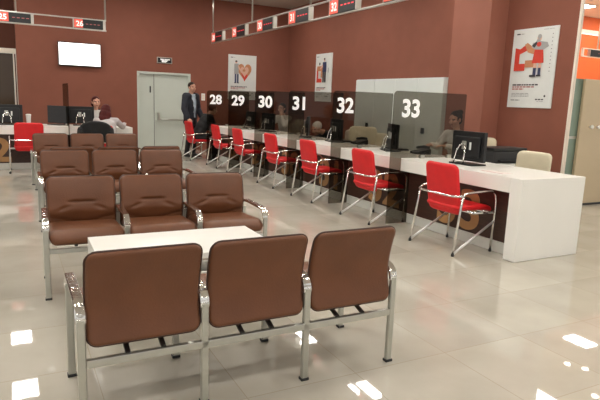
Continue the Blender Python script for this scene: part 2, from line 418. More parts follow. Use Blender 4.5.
# ------------------------------------------------------------------ posters
def poster(label, loc, rz, art):
    t = thing('wall_poster', label, 'poster', loc, rz, None)
    m = MB().box(-.4, .4, -.02, 0, -.585, .585, .003, mi=7)
    inks = ['ink_dark', 'ink_grey', 'ink_red', 'ink_tan', 'ink_skin', 'ink_navy', 'ink_pink']
    lay = [0]
    def P(ink, pts):
        lay[0] += 1; y = -.0215-.0002*lay[0]
        m.poly([((u-.5)*.8, y, (.5-v)*1.17) for u, v in pts][::-1], inks.index(ink))
    def R(ink, u0, v0, u1, v1): P(ink, [(u0, v0), (u1, v0), (u1, v1), (u0, v1)])
    def line(ink, u0, u1, v, h=.012):
        u = u0
        while u < u1:
            wl = random.uniform(.03, .1); R(ink, u, v, min(u+wl, u1), v+h); u += wl+.014
    def E(ink, u, v, ru, rv, n=14): P(ink, [(u+ru*cos(2*pi*k/n), v+rv*sin(2*pi*k/n)) for k in range(n)])
    art(P, R, line, E)
    m.build('printed_board', [M[i] for i in inks]+[M['paper']], t)
    return t
def common(R, line, E):
    R('ink_dark', .08, .055, .16, .07); line('ink_grey', .18, .26, .058, .01)
    line('ink_dark', .09, .68, .70, .017); line('ink_pink', .09, .6, .728, .014); line('ink_pink', .09, .36, .755, .014)
    for k in range(3): line('ink_grey', .09, .5, .815+.018*k, .008)
    line('ink_dark', .09, .3, .9, .009); line('ink_dark', .66, .84, .885, .014); E('ink_dark', .86, .85, .02, .014)
    line('ink_grey', .7, .84, .915, .006)
def art_heart(P, R, line, E):
    common(R, line, E)
    def heart(s, cu=.57, cv=.36):
        pts = []
        for k in range(28):
            a = 2*pi*k/28; x = 16*sin(a)**3; y = 13*cos(a)-5*cos(2*a)-2*cos(3*a)-cos(4*a)
            pts.append((cu+x/16*.25*s, cv-y/16*.22*s))
        return pts
    P('ink_tan', heart(1)); P('ink_red', [(.38, .3), (.57, .585), (.7, .46), (.62, .4), (.56, .47), (.42, .28)])
    m0 = heart(.6)
    P('ink_skin', m0)
    E('ink_tan', .55, .34, .05, .03)
    # standing figure
    R('ink_navy', .22, .42, .28, .62); R('ink_navy', .30, .42, .36, .62); R('ink_grey', .2, .2, .36, .43)
    P('ink_skin', [(.34, .22), (.48, .38), (.45, .4), (.33, .27)]); E('ink_skin', .27, .165, .04, .03); E('ink_dark', .27, .145, .042, .018)
    R('ink_dark', .2, .62, .28, .635); R('ink_dark', .30, .62, .38, .635)
def art_bracket(P, R, line, E):
    common(R, line, E)
    R('ink_red', .1, .3, .2, .6); R('ink_red', .1, .52, .42, .6); R('ink_tan', .12, .26, .5, .36); R('ink_tan', .36, .36, .46, .5)
    R('ink_dark', .48, .36, .56, .6); R('ink_dark', .59, .36, .67, .6); R('ink_navy', .46, .18, .69, .38)
    P('ink_skin', [(.47, .22), (.3, .3), (.31, .33), (.48, .28)]); E('ink_skin', .57, .14, .045, .032); E('ink_dark', .57, .115, .05, .02)
    E('ink_dark', .28, .21, .04, .03)
    line('ink_grey', .8, .84, .3, .1)
def art_costume(P, R, line, E):
    common(R, line, E)
    P('ink_red', [(.09, .235), (.2, .255), (.33, .2), (.43, .225), (.43, .26), (.2, .32), (.2, .44), (.34, .44), (.34, .53), (.09, .53)])
    P('ink_tan', [(.3, .2), (.36, .18), (.56, .27), (.53, .33), (.38, .3)]); R('ink_tan', .34, .4, .54, .49)
    R('ink_skin', .54, .43, .61, .52); R('ink_skin', .65, .43, .71, .52)
    R('ink_navy', .54, .5, .61, .59); R('ink_navy', .65, .5, .71, .59); R('ink_dark', .47, .585, .61, .61); R('ink_dark', .62, .585, .72, .605)
    P('ink_red', [(.54, .26), (.72, .26), (.76, .44), (.5, .44)])
    P('ink_grey', [(.48, .19), (.62, .17), (.8, .19), (.84, .24), (.72, .28), (.54, .27), (.46, .24)])
    P('ink_dark', [(.46, .22), (.56, .17), (.6, .19), (.52, .25)])
    E('ink_skin', .62, .13, .05, .045); E('ink_grey', .62, .115, .045, .03); E('ink_grey', .6, .165, .04, .025); E('ink_red', .62, .21, .05, .03)
    for k in range(11): R('ink_dark', .895, .09+.045*k, .91, .1+.045*k)
    line('ink_grey', .7, .92, .03, .006)
poster('white poster of a person beside a heart, on the wall right of the door', (5.61, WY-.001, 1.935), 0, art_heart)
poster('narrow looking white poster of a person behind red and tan blocks, above partition 31', (WX-.001, 12.2, 1.965), -pi/2, art_bracket)
poster('large white poster of a figure in red costume near the end of the right wall', (WX-.001, 5.925, 1.985), -pi/2, art_costume)

# ------------------------------------------------------------------ white cabinets on the right wall
cb = None
for k, (cy, lab) in enumerate(((9.36, 'tall white cabinet seen through partition 32, farther of the two'), (8.01, 'tall white cabinet seen through partition 33, nearer of the two'))):
    t = thing('storage_cabinet', lab, 'cabinet', (6.55, cy, 0), 0, 'white cabinets by the pier')
    MB().box(.02, WX-6.552, -.675, .675, 0, 1.86, .004).build('carcass', M['white_cab'], t)
    for s, nm in ((-1, 'door'), (1, 'door')):
        dd = MB().box(0, .018, min(s*.004, s*.672), max(s*.004, s*.672), .06, 1.845, .003).build(nm, M['white_cab'], t)
        if (k == 0 and s == 1) or (k == 1 and s == -1):
            yy = .18 if k == 0 else -.23
            MB().box(-.03, .0, yy-.035, yy+.035, .88, .98, .008).build('handle', M['black'], dd)

# ------------------------------------------------------------------ main counter
AX = 3.985; CX1 = 4.845; PX = 4.12; CY0, CY1 = 3.35, 12.0
t = thing('service_counter', 'long white service counter with dark numbered front running toward the back wall', 'counter', (0, 0, 0))
MB().box(AX, CX1, CY0+.132, CY1, .622, .761, .004).build('countertop', M['white'], t)
MB().box(AX, CX1, CY0, CY0+.13, .003, .761, .004).build('end_panel', M['white'], t)
MB().box(PX+.01, PX+.04, CY0+.13, CY1-.05, .11, .621).build('front_panel', M['wood'], t)
MB().box(PX, PX+.03, CY0+.131, CY1-.05, 0.002, .108, .003).build('plinth', M['plinth'], t)
MB().box(AX+.1, CX1, CY1-.05, CY1-.001, .003, .62, .003).build('far_panel', M['white'], t)
MB().lathe([(.02, 0), (.02, .02)], (CX1-.04, CY0+.06, 0), 12).build('foot', M['charcoal'], t)
GY = [5.065, 6.385, 7.705, 9.03, 10.36, 11.70]; NUM = [33, 32, 31, 30, 29, 28]
for y, nme in zip(GY, NUM):
    yc = y-.82
    mt = axes((PX+.01, yc+.315, .13), (0, -1, 0), (0, 0, 1))
    text('station_number', str(nme), .42, M['tan'], t, mt, .03, .004, 'tan number %d on the dark front' % nme, xs=1.2)
# tinted partitions
def partition_outline(x1):
    x0, zt, r = 3.82, 1.525, .055
    o = [(x0, .004), (PX-.004, .004), (PX-.004, .615), (AX-.006, .615), (AX-.006, .768), (x1, .768), (x1, zt-.01), (x1-.01, zt)]
    for i in range(7):
        a = radians(90+90*i/6); o.append((x0+r+r*cos(a), zt-r+r*sin(a)))
    return o
for y, nme in zip(GY, NUM):
    t = thing('glass_partition', 'grey tinted glass partition with white number %d' % nme, 'partition', (0, y, 0), 0, 'numbered tinted glass partitions along the counter')
    MB().prism(partition_outline(4.9 if nme == 33 else 4.80), 'y', 0, .008).build('pane', M['glass'], t)
    text('station_number', str(nme), .207, M['white_letter'], t, axes((3.943 if nme == 33 else 3.885, -.001, 1.232), (1, 0, 0), (0, 0, 1)), .03, .002, 'white number %d' % nme, xs=1.0)
    MB().box(4.25, 4.31, -.014, .022, .7615, .80, .003).build('clamp', M['steel'], t)
    MB().box(4.66, 4.72, -.014, .022, .7615, .80, .003).build('clamp', M['steel'], t)

# ------------------------------------------------------------------ left desk along the back wall
DY = 10.72
t = thing('service_desk', 'white desk with dark numbered front along the back left', 'desk', (0, 0, 0))
MB().box(-3.2, 2.05, DY, DY+.86, .622, .761, .004).build('desktop', M['white'], t)
MB().box(1.93, 2.05, DY, DY+.86, .003, .62, .003).build('end_panel', M['white'], t)
MB().box(-3.2, 1.93, DY+.145, DY+.175, .11, .621).build('front_panel', M['wood'], t)
MB().box(-3.2, 1.93, DY+.135, DY+.165, .002, .108, .003).build('plinth', M['plinth'], t)
for x, s in ((-.66, '22'),):
    text('station_number', s, .42, M['tan'], t, axes((x, DY+.145, .135), (1, 0, 0), (0, 0, 1)), .03, .004, 'tan number %s on the dark front' % s, xs=1.2)
for k, x in enumerate((.93,)):
    t = thing('glass_partition', 'dark tinted glass partition seen edge on between the two left desk places', 'partition', (x, 0, 0))
    o = [(DY-.16, .004), (DY+.128, .004), (DY+.128, .615), (DY-.006, .615), (DY-.006, .768), (DY+.9, .768), (DY+.9, 1.525), (DY-.1, 1.525), (DY-.16, 1.47)]
    MB().prism(o, 'x', 0, .008).build('pane', M['glass'], t)
    MB().box(-.014, .022, DY+.3, DY+.36, .7615, .80, .003).build('clamp', M['steel'], t)

# ------------------------------------------------------------------ hanging queue displays
def rail_h(label, loc, rz, L, zb, posts, H=.2):
    """local x along the rail (0..-L or 0..L), display boards are separate things"""
    t = thing('display_rail', label, 'display rail', loc, rz)
    a, b = L
    MB().box(a, b, -.02, .02, zb+.013, zb+.035, .004).build('lower_rail', M['alu'], t)
    MB().box(a, b, -.02, .02, zb+H+.036, zb+H+.056, .004).build('upper_rail', M['alu'], t)
    for x in posts:
        MB().tube([(x, 0, zb+H+.057), (x, 0, CEIL)], .016).build('hanging_post', M['alu'], t)
    return t
def display(label, loc, rz, num, lit=True, L=.68, H=.2, group=None, tile=.34):
    t = thing('queue_display', label, 'display', loc, rz, group)
    MB().box(0, L, -.03, .03, 0.001, H-.001, .004).build('housing', M['black'], t)
    tl = None if not num else MB().box(.004, L*tile, -.034, -.03, .006, H-.006).build('number_tile', M['red_tile'], t)
    if num: text('digits', num, H*.6, M['white_letter'], tl, axes((L*tile*.22, -.0345, H*.2), (1, 0, 0), (0, 0, 1)), .03, .001)
    for k in range(4):
        c = L*(tile+.1)+k*L*.135
        MB().box(c, c+L*.085, -.0325, -.03, H*.46, H*.54).build('led_dash', M['led'] if lit else M['led_dim'], t)
    MB().box(L, L+.045, -.035, .035, -.001, H+.001, .004).build('end_cap', M['alu'], t)
    MB().box(-.015, 0, -.035, .035, -.001, H+.001, .003).build('side_trim', M['alu'], t)
    return t
RX = 4.2; RZ = 2.57
rail_h('long aluminium display rail hung above the service counter', (RX, 0, 0), -pi/2, (-12.52, -5.1), RZ, (-12.46, -10.16, -7.83, -5.4))
for k, (y, nme) in enumerate(zip((12.46, 11.14, 9.83, 8.51, 7.19, 5.87), (28, 29, 30, 31, 32, 33))):
    display('red and black hanging queue display above counter place %d' % nme, (RX, y, RZ+.035), -pi/2, str(nme), True, group='queue displays above the counter')
LY, LZ = 11.12, 2.49
rail_h('short aluminium display rail hung above the left desk', (0, LY, 0), 0, (-2.4, 1.68), LZ, (.19, 1.665, -2.2), H=.16)
display('right hand red and black queue display on the rail above the left desk', (1.12, LY, LZ+.035), 0, '26', False, L=.5, H=.16, tile=.3)
display('queue display at the left picture edge on the rail above the left desk', (-.12, LY, LZ+.035), 0, '25', False, L=.54, H=.16, tile=.36)
t = rail_h('distant cream display rail in front of the orange wall', (9.6, 8.0, 0), 0, (1.3, 5), 2.52, (1.8, 4.5), H=.14)
for c in kids(t): c.data.materials[0] = M['white_trim']
MB().box(1.3, 1.34, -.022, .022, 2.555, 2.695).build('divider', M['white_trim'], t)
display('dark queue display on the distant rail before the orange wall', (11.14, 8.0, 2.555), 0, '', False, L=.6, H=.14)

# ------------------------------------------------------------------ brown benches
def bench():
    t = thing('waiting_bench', '', 'bench', (0, 0, 0))
    for k in range(4):
        x = -.7725+.515*k
        for y, s in ((-.245, 1), (.245, -1)):
            lg = MB().tube([(x, y, .012), (x, y, .475)], .02, flat=(.034, .026), up=(0, 1, 0)).build('leg', M['steel'], t)
            MB().box(x-.021, x+.021, y-.017, y+.017, 0, .014, .003).build('foot_cap', M['charcoal'], lg)
        R_ = .07
        pts = [(x, -.245, .462), (x, -.245, .48)]+arc((-.245+R_, .535-R_), R_, 175, 95, 7, 'yz', x)
        pts += [(x, yy_, .536) for yy_ in (-.08, 0, .08)]
        pts += arc((.245-R_, .535-R_), R_, 85, 5, 7, 'yz', x)+[(x, .245, .48), (x, .245, .462)]
        MB().tube(pts, .02, flat=(.02, .042), up=(1, 0, 0)).build('armrest', M['bright'], t)
    MB().box(-.755, .755, .232, .258, .268, .302, .004).build('rear_rail', M['steel'], t)
    MB().box(-.755, .755, -.258, -.232, .315, .345, .004).build('front_rail', M['steel'], t)
    for k in range(3):
        cx = -.515+.515*k
        for dx in (-.075, .075):
            MB().tube([(cx+dx, .245, .302), (cx+dx, .12, .345), (cx+dx, -.24, .36)], .01, flat=(.014, .022), up=(1, 0, 0)).build('support_bar', M['blackbar'], t)
        def fs(x, y, z, s_, cx=cx):   # seat lies flat: pad z -> depth
            dz = z/.47; h = .405+.015*(1 if s_ < 0 else .6)
            zz = h-y-.028*dz-(.035*max(0, (-dz-.33)/.17)**2 if dz < -.33 else 0)
            return (cx+x, -.03+z, zz)
        st = MB().pad(.485, .49, .075, .05, e=.035, nu=18, nv=20, fn=fs).build('seat', M['leather'], t)
        for p in st.data.polygons: pass
        def fb(x, y, z, s_, cx=cx):
            q = (z+.2)/.4   # 0 bottom .. 1 top
            yy = .215+.045*q+.035*(2*q-1)**2*(1 if q < .5 else .3)-.022*sin(pi*q)
            if s_ < 0:
                yy += .022*math.exp(-((z-.02)/.008)**2)/(1+math.exp((abs(x)-.08)/.010))
                fx = abs(x)-.10
                yy += .013*math.exp(-((z+.005+.35*max(0, fx+.03))/.012)**2)*math.exp(-((abs(x)-.125)/.04)**2)
                yy += .007*math.exp(-((z+.115+.02*cos(x*14))/.014)**2)
                yy -= .009*math.exp(-((z+.04)/.04)**2)
            return (cx+x, yy+y, .557+z)
        bk = MB().pad(.475, .40, .055, .045, e=.022, nu=44, nv=56, fn=fb).build('backrest', M['leather'], t)
        ol = []
        w2, h2, r = .2375, .20, .045
        for (sx, sz, a0) in ((1, 1, 0), (-1, 1, 90), (-1, -1, 180), (1, -1, 270)):
            for i in range(6):
                a = radians(a0+18*i); ol.append((sx*(w2-r)+r*cos(a), sz*(h2-r)+r*sin(a)))
        full = []
        for i in range(len(ol)):
            p, q = ol[i], ol[(i+1) % len(ol)]; nn = max(1, int(math.hypot(q[0]-p[0], q[1]-p[1])/.03))
            for k2 in range(nn): full.append((p[0]+(q[0]-p[0])*k2/nn, p[1]+(q[1]-p[1])*k2/nn))
        MB().tube([fb(x*1.002, 0, z*1.002, 0) for x, z in full], .0055, 6, closed=True).build('piping', M['leather_dark'], bk)
    return t
b0 = bench()
def put(o, loc, rz, label): o.location = loc; o.rotation_euler = (0, 0, rz); o['label'] = label
put(b0, (.985, 2.48, 0), pi+radians(0), 'nearest brown three seat bench, its backs turned to the camera')
dup(b0, (.957, 4.085, 0), radians(-2), 'brown three seat bench facing the camera across the white coffee table')
dup(b0, (1.02, 6.12, 0), 0, 'brown bench facing the camera, second behind the white table')
dup(b0, (1.11, 7.04, 0), pi+radians(5), 'brown bench facing away, its backs just showing behind the middle bench')
dup(b0, (1.055, 8.76, 0), radians(3), 'farthest brown bench facing the camera, before the left desk')

# coffee table between the first two benches
t = thing('coffee_table', 'low white coffee table between the two nearest brown benches', 'table', (.955, 3.40, 0), radians(-.5))
MB().box(-.545, .545, -.30, .30, .415, .45, .003).build('tabletop', M['white'], t)
MB().box(-.545, -.512, -.30, .30, .002, .414, .003).build('side_panel', M['white'], t)
MB().box(.512, .545, -.30, .30, .002, .414, .003).build('side_panel', M['white'], t)
MB().box(-.511, .511, -.30, .27, .20, .225, .003).build('shelf', M['white'], t)
MB().box(-.511, .511, -.30, -.282, .226, .33, .003).build('apron', M['white'], t)

# ------------------------------------------------------------------ red chairs
def red_chair():
    t = thing('visitor_chair', '', 'chair', (0, 0, 0), 0, 'red visitor chairs')
    r = .0115
    def fs(x, y, z, s_):
        q = z/.46
        return (x, -.0+z, .425-y-.012*q-(.03*max(0, (q-.3)/.2)**2 if q > .3 else 0))
    MB().pad(.47, .47, .06, .05, e=.03, nu=16, nv=16, fn=fs).build('seat', M['red'], t)
    def fb(x, y, z, s_):
        q = (z+.24)/.48
        return (x, -.205-.07*q+.02*(1-q)**2+y-.02*(x/.22)**2*-.6, .600+z)
    MB().pad(.45, .485, .05, .06, e=.025, nu=20, nv=20, fn=fb).build('backrest', M['red'], t)
    ft = []
    for s in (-1, 1):
        X = s*.30
        # arm tube: front foot up, bend, level back to the rear bend
        pts = [(X, .165, .012), (X, .185, .42), (X, .18, .50)]+arc((.10, .52), .075, 10, 85, 6, 'yz', X)
        pts += [(X, 0, .592), (X, -.12, .588), (X, -.20, .582)]+arc((-.205, .54), .04, 95, 165, 4, 'yz', X)
        MB().tube(pts, r, 10).build('armrest', M['chrome'], t)
        lg = MB().tube([(X, -.245, .55), (X, -.26, .46), (X+s*.012, -.325, .012)], r, 10).build('leg', M['chrome'], t)
        MB().lathe([(.015, 0), (.016, .015), (.013, .028)], (X+s*.012, -.325, 0), 12).build('foot_cap', M['black'], lg)
        MB().lathe([(.015, 0), (.016, .015), (.013, .028)], (X, .165, 0), 12).build('foot_cap', M['black'], lg)
        MB().tube([(X+s*.012, -.322, .02), (X, .178, .30)], r, 10).build('brace', M['bright_satin'], t)
    MB().tube([(-.30, -.243, .56), (-.27, -.285, .555), (-.2, -.296, .55), (.2, -.296, .55), (.27, -.285, .555), (.30, -.243, .56)], r, 10).build('back_bar', M['chrome'], t)
    MB().tube([(-.30, .10, .39), (.30, .10, .39)], r, 10).build('seat_rail', M['chrome'], t)
    MB().tube([(-.30, -.10, .395), (-.30, .165, .385)], r, 8).tube([(.30, -.10, .395), (.30, .165, .385)], r, 8).tube([(-.30, -.10, .395), (.30, -.10, .395)], r, 8).build('seat_support', M['chrome'], t)
    return t
rc = red_chair()
CH = [(3.92, 4.03, -90, 'red visitor chair nearest the camera, at the counter below partition 33'),
      (3.925, 5.40, -90, 'red visitor chair second from the near end of the counter, left of partition 33'),
      (3.94, 6.80, -90, 'red visitor chair third from the near end of the counter, left of partition 32'),
      (3.95, 8.08, -90, 'red visitor chair at the counter between partitions 31 and 30'),
      (3.90, 9.42, -90, 'red visitor chair at the counter just before partition 29'),
      (3.91, 10.66, -90, 'empty red visitor chair next to the seated person in black'),
      (3.765, 12.06, -86, 'farthest red chair, occupied by the person in black beside the standing man'),
      (.285, 10.62, 0, 'red visitor chair at the left desk in front of a tan number')]
for k, (x, y, a, lab) in enumerate(CH):
    if k == 0: put(rc, (x, y, 0), radians(a), lab)
    else: dup(rc, (x, y, 0), radians(a), lab)
dup(rc, (1.36, 10.14, 0), radians(-4), 'red chair under the red haired visitor at the left desk')

# ------------------------------------------------------------------ office chairs behind the counter
def office_chair(m):
    t = thing('office_chair', '', 'office chair', (0, 0, 0))
    MB().pad(.48, .48, .08, .08, e=.04, nu=14, nv=14, fn=lambda x, y, z, s_: (x, z, .47-y)).build('seat', m, t)
    MB().pad(.50, .46, .06, .07, e=.03, nu=18, nv=16, fn=lambda x, y, z, s_: (x, -.25-.06*(z+.2)+y+.06*(x/.25)**2, .75+z)).build('backrest', m, t)
    MB().tube([(0, -.05, .43), (0, -.22, .46), (0, -.285, .54), (0, -.30, .7)], .016).build('back_support', M['black'], t)
    MB().lathe([(.03, .09), (.03, .3), (.02, .3), (.02, .43), (.08, .432)]).build('gas_column', M['chrome'], t)
    bs = MB()
    for k in range(5):
        a = 2*pi*k/5; bs.tube([(.02*cos(a), .02*sin(a), .11), (.27*cos(a), .27*sin(a), .075)], [.022, .014])
    bs.build('base', M['chrome'], t)
    for k in range(5):
        a = 2*pi*k/5
        MB().ball((.27*cos(a), .27*sin(a), .03), (.022, .022, .03)).build('caster', M['black'], t)
    return t
oc = office_chair(M['cream'])
put(oc, (5.06, 4.33, 0), radians(86), 'cream office chair behind the near end of the counter')
dup(oc, (5.20, 7.80, 0), radians(128), 'cream office chair behind the counter between partitions 32 and 33, taller looking of two')
dup(oc, (5.75, 7.96, 0), radians(120), 'low cream office chair half hidden behind the other cream chair')
dup(oc, (6.38, 6.14, 0), radians(150), 'cream office chair mostly hidden behind the black printer')
for o_, k_ in zip([o for o in bpy.data.objects if o.name.startswith('office_chair') and o.parent is None], (.92, 1., .87, .94)): o_.scale = (1, 1, k_)
ot = office_chair(M['taupe'])
put(ot, (5.35, 10.62, 0), radians(95), 'taupe office chair behind partition 31')
dup(ot, (5.15, 12.2, 0), radians(80), 'taupe office chair behind partition 30 at the far end of the counter')
dup(ot, (5.73, 6.02, 0), radians(78), 'office chair under the staff woman behind partition 33')
dup(ot, (5.72, 11.55, 0), radians(95), 'office chair under the staff woman resting her chin behind partition 30')
dup(ot, (5.62, 8.92, 0), radians(95), 'office chair under the grey haired person behind partition 32')
dup(ot, (1.58, 12.25, 0), radians(180), 'office chair under the staff person behind the left desk')

for o_ in [o for o in bpy.data.objects if o.name.startswith('office_chair') and o.parent is None and 'under' in o['label']]: o_.scale = (1, 1, .88)
# side desk + printer
t = thing('side_desk', 'low pale side desk behind the counter carrying a black printer', 'desk', (4.95, 4.70, 0))
MB().box(0, .95, 0, .32, .69, .72, .003).build('desktop', M['white'], t)
MB().box(.02, .05, .02, .30, 0, .689, .002).build('side_panel', M['white'], t)
MB().box(.90, .93, .02, .30, 0, .689, .002).build('side_panel', M['white'], t)
t = thing('office_printer', 'wide black printer on the side desk behind the large monitor', 'printer', (5.36, 4.88, .72))
MB().box(-.27, .27, -.15, .15, .001, .15, .018).build('body', M['charcoal'], t)
MB().box(-.28, .28, -.16, .15, .151, .185, .01).build('lid', M['black'], t)
MB().box(-.2, .2, -.2, -.15, .03, .045, .004).build('paper_tray', M['black'], t)

# ------------------------------------------------------------------ monitors (back towards local -Y, screen +Y)
def monitor():
    t = thing('computer_monitor', '', 'monitor', (0, 0, 0))
    rt = Euler((radians(5), 0, 0))
    MB().box(-.24, .24, -.018, .018, .035, .355, .006).build('casing', M['black'], t)
    MB().box(-.19, .19, -.04, -.018, .08, .3, .012).build('rear_bulge', M['black'], t)
    MB().box(-.228, .228, .018, .0195, .05, .345).build('screen', M['charcoal'], t)
    MB().box(-.05, .01, -.062, -.04, .16, .25, .008).build('mount', M['steel'], t)
    MB().box(.05, .075, -.047, -.04, .16, .24, .004).build('label_plate', M['paper'], t)
    lp = [(-.09, -.12, .012), (-.08, -.10, .14), (-.06, -.075, .2), (-.02, -.066, .215), (.02, -.075, .2), (.045, -.10, .14), (.055, -.12, .012)]
    MB().tube(lp, .008, 8).build('stand', M['chrome'], t)
    MB().box(-.14, .2, -.14, .07, .001, .014, .004).build('base', M['black'], t)
    return t
mo = monitor(); CZ = .762
put(mo, (4.42, 4.47, CZ), radians(-90), 'black monitor seen from behind on the near end of the counter')
MS = [(4.55, 6.0, -112, 'black monitor turned sideways on the counter left of partition 33'),
      (4.55, 7.46, -100, 'black monitor on the counter just right of partition 32 edge'),
      (4.55, 8.40, -122, 'thin looking black monitor behind partition 31 on the counter'),
      (4.50, 9.95, -84, 'wide black monitor on the counter under white number 30'),
      (4.55, 10.95, -90, 'black monitor on the counter under white number 29'),
      (-.02, 11.22, 0, 'black monitor at the left picture edge on the left desk'),
      (.80, 11.25, 128, 'black monitor in the middle of the left desk by the glass edge'),
      (1.20, 11.25, -4, 'black monitor in front of the red haired visitor on the left desk')]
for x, y, a, lab in MS: dup(mo, (x, y, CZ), radians(a), lab)

# small things on the counter
def keyboard(loc, rz, lab):
    t = thing('computer_keyboard', lab, 'keyboard', loc, rz)
    MB().box(-.2, .2, -.07, .07, 0, .018, .005).build('body', M['charcoal'], t)
    MB().box(-.19, .19, -.06, .06, .018, .024, .002).build('keys', M['black'], t)
keyboard((4.74, 6.15, CZ), radians(85), 'dark keyboard on the counter before the staff woman')
keyboard((4.72, 7.55, CZ), radians(88), 'dark keyboard on the counter behind partition 32')
def phone(loc, rz, lab):
    t = thing('desk_phone', lab, 'phone', loc, rz)
    MB().prism([(-.1, 0), (.1, 0), (.1, .025), (-.1, .07)], 'x', -.09, .09).build('body', M['black'], t)
    MB().tube([(-.06, -.09, .085), (-.06, 0, .098), (-.06, .09, .085)], .018, 10).build('handset', M['black'], t)
phone((4.70, 7.02, CZ), radians(90), 'black desk phone on the counter in front of the cream office chair')
phone((4.66, 5.55, CZ), radians(80), 'black desk phone on the counter beside partition 33')
t = thing('paper_leaflet', 'pale leaflet lying near the front edge of the counter end', 'leaflet', (4.17, 3.83, CZ), radians(3))
MB().box(-.07, .07, -.14, .14, 0, .0015).build('sheet', M['leaflet'], t)
MB().poly([(-.06, -.13, .0018), (-.045, -.13, .0018), (-.045, .13, .0018), (-.06, .13, .0018)]).build('red_band', M['ink_pink'], t)
t = thing('paper_cup', 'tall white paper cup on the left desk beside the monitor', 'cup', (.31, 11.18, CZ))
MB().lathe([(.03, 0), (.042, .17), (.045, .175), (.04, .178)]).build('body', M['cup'], t)
MB().lathe([(.047, .0), (.047, .01), (.03, .018)], (0, 0, .178)).build('lid', M['white'], t)
t = thing('paper_sheet', 'white paper sheet under the arm of the red haired visitor', 'paper', (1.86, 10.98, CZ), radians(8))
MB().box(-.11, .11, -.15, .15, 0, .002).build('sheet', M['paper'], t)

# ------------------------------------------------------------------ people
def remesh(o, voxel, smooth=3):
    md = o.modifiers.new('r', 'REMESH'); md.mode = 'VOXEL'; md.voxel_size = voxel
    sm = o.modifiers.new('s', 'SMOOTH'); sm.iterations = smooth; sm.factor = .5
    bpy.context.view_layer.update()
    me = bpy.data.meshes.new_from_object(o.evaluated_get(bpy.context.evaluated_depsgraph_get()))
    mats = list(o.data.materials); o.modifiers.clear(); o.data = me
    me.materials.clear()
    for m in mats: me.materials.append(m)
    for p in me.polygons: p.use_smooth = True; p.material_index = 0
    return o
def hand(m, wrist, tipdir, palmn, thumb_side, curl=.5, s=1.):
    """palm, four jointed fingers of unequal length and a thumb from the palm's side"""
    W = Vector(wrist); d = Vector(tipdir).normalized(); nrm = Vector(palmn); nrm = (nrm-d*nrm.dot(d)).normalized()
    a = d.cross(nrm)*thumb_side
    m.limb(W, .026*s, W+d*.03*s, .028*s)
    for k in range(4): m.limb(W+d*.02*s+a*(.024-.016*k)*s, .014*s, W+d*.088*s+a*(.030-.02*k)*s, .0125*s, 8)
    for k, L in enumerate((.072, .082, .076, .058)):
        p0 = W+d*.088*s+a*(.033-.022*k)*s; ang = curl*.7
        p1 = p0+(d*cos(ang)+nrm*sin(ang))*L*.5*s; ang2 = curl*1.5
        p2 = p1+(d*cos(ang2)+nrm*sin(ang2))*L*.5*s
        m.limb(p0, .0095*s, p1, .009*s, 8); m.limb(p1, .009*s, p2, .0075*s, 8)
    t0 = W+d*.03*s+a*.022*s; t1 = t0+(d*.6+a*.7+nrm*.2)*.042*s; t2 = t1+(d*.85+a*.3+nrm*.35)*.032*s
    m.limb(t0, .013*s, t1, .0105*s, 8); m.limb(t1, .0105*s, t2, .0085*s, 8)

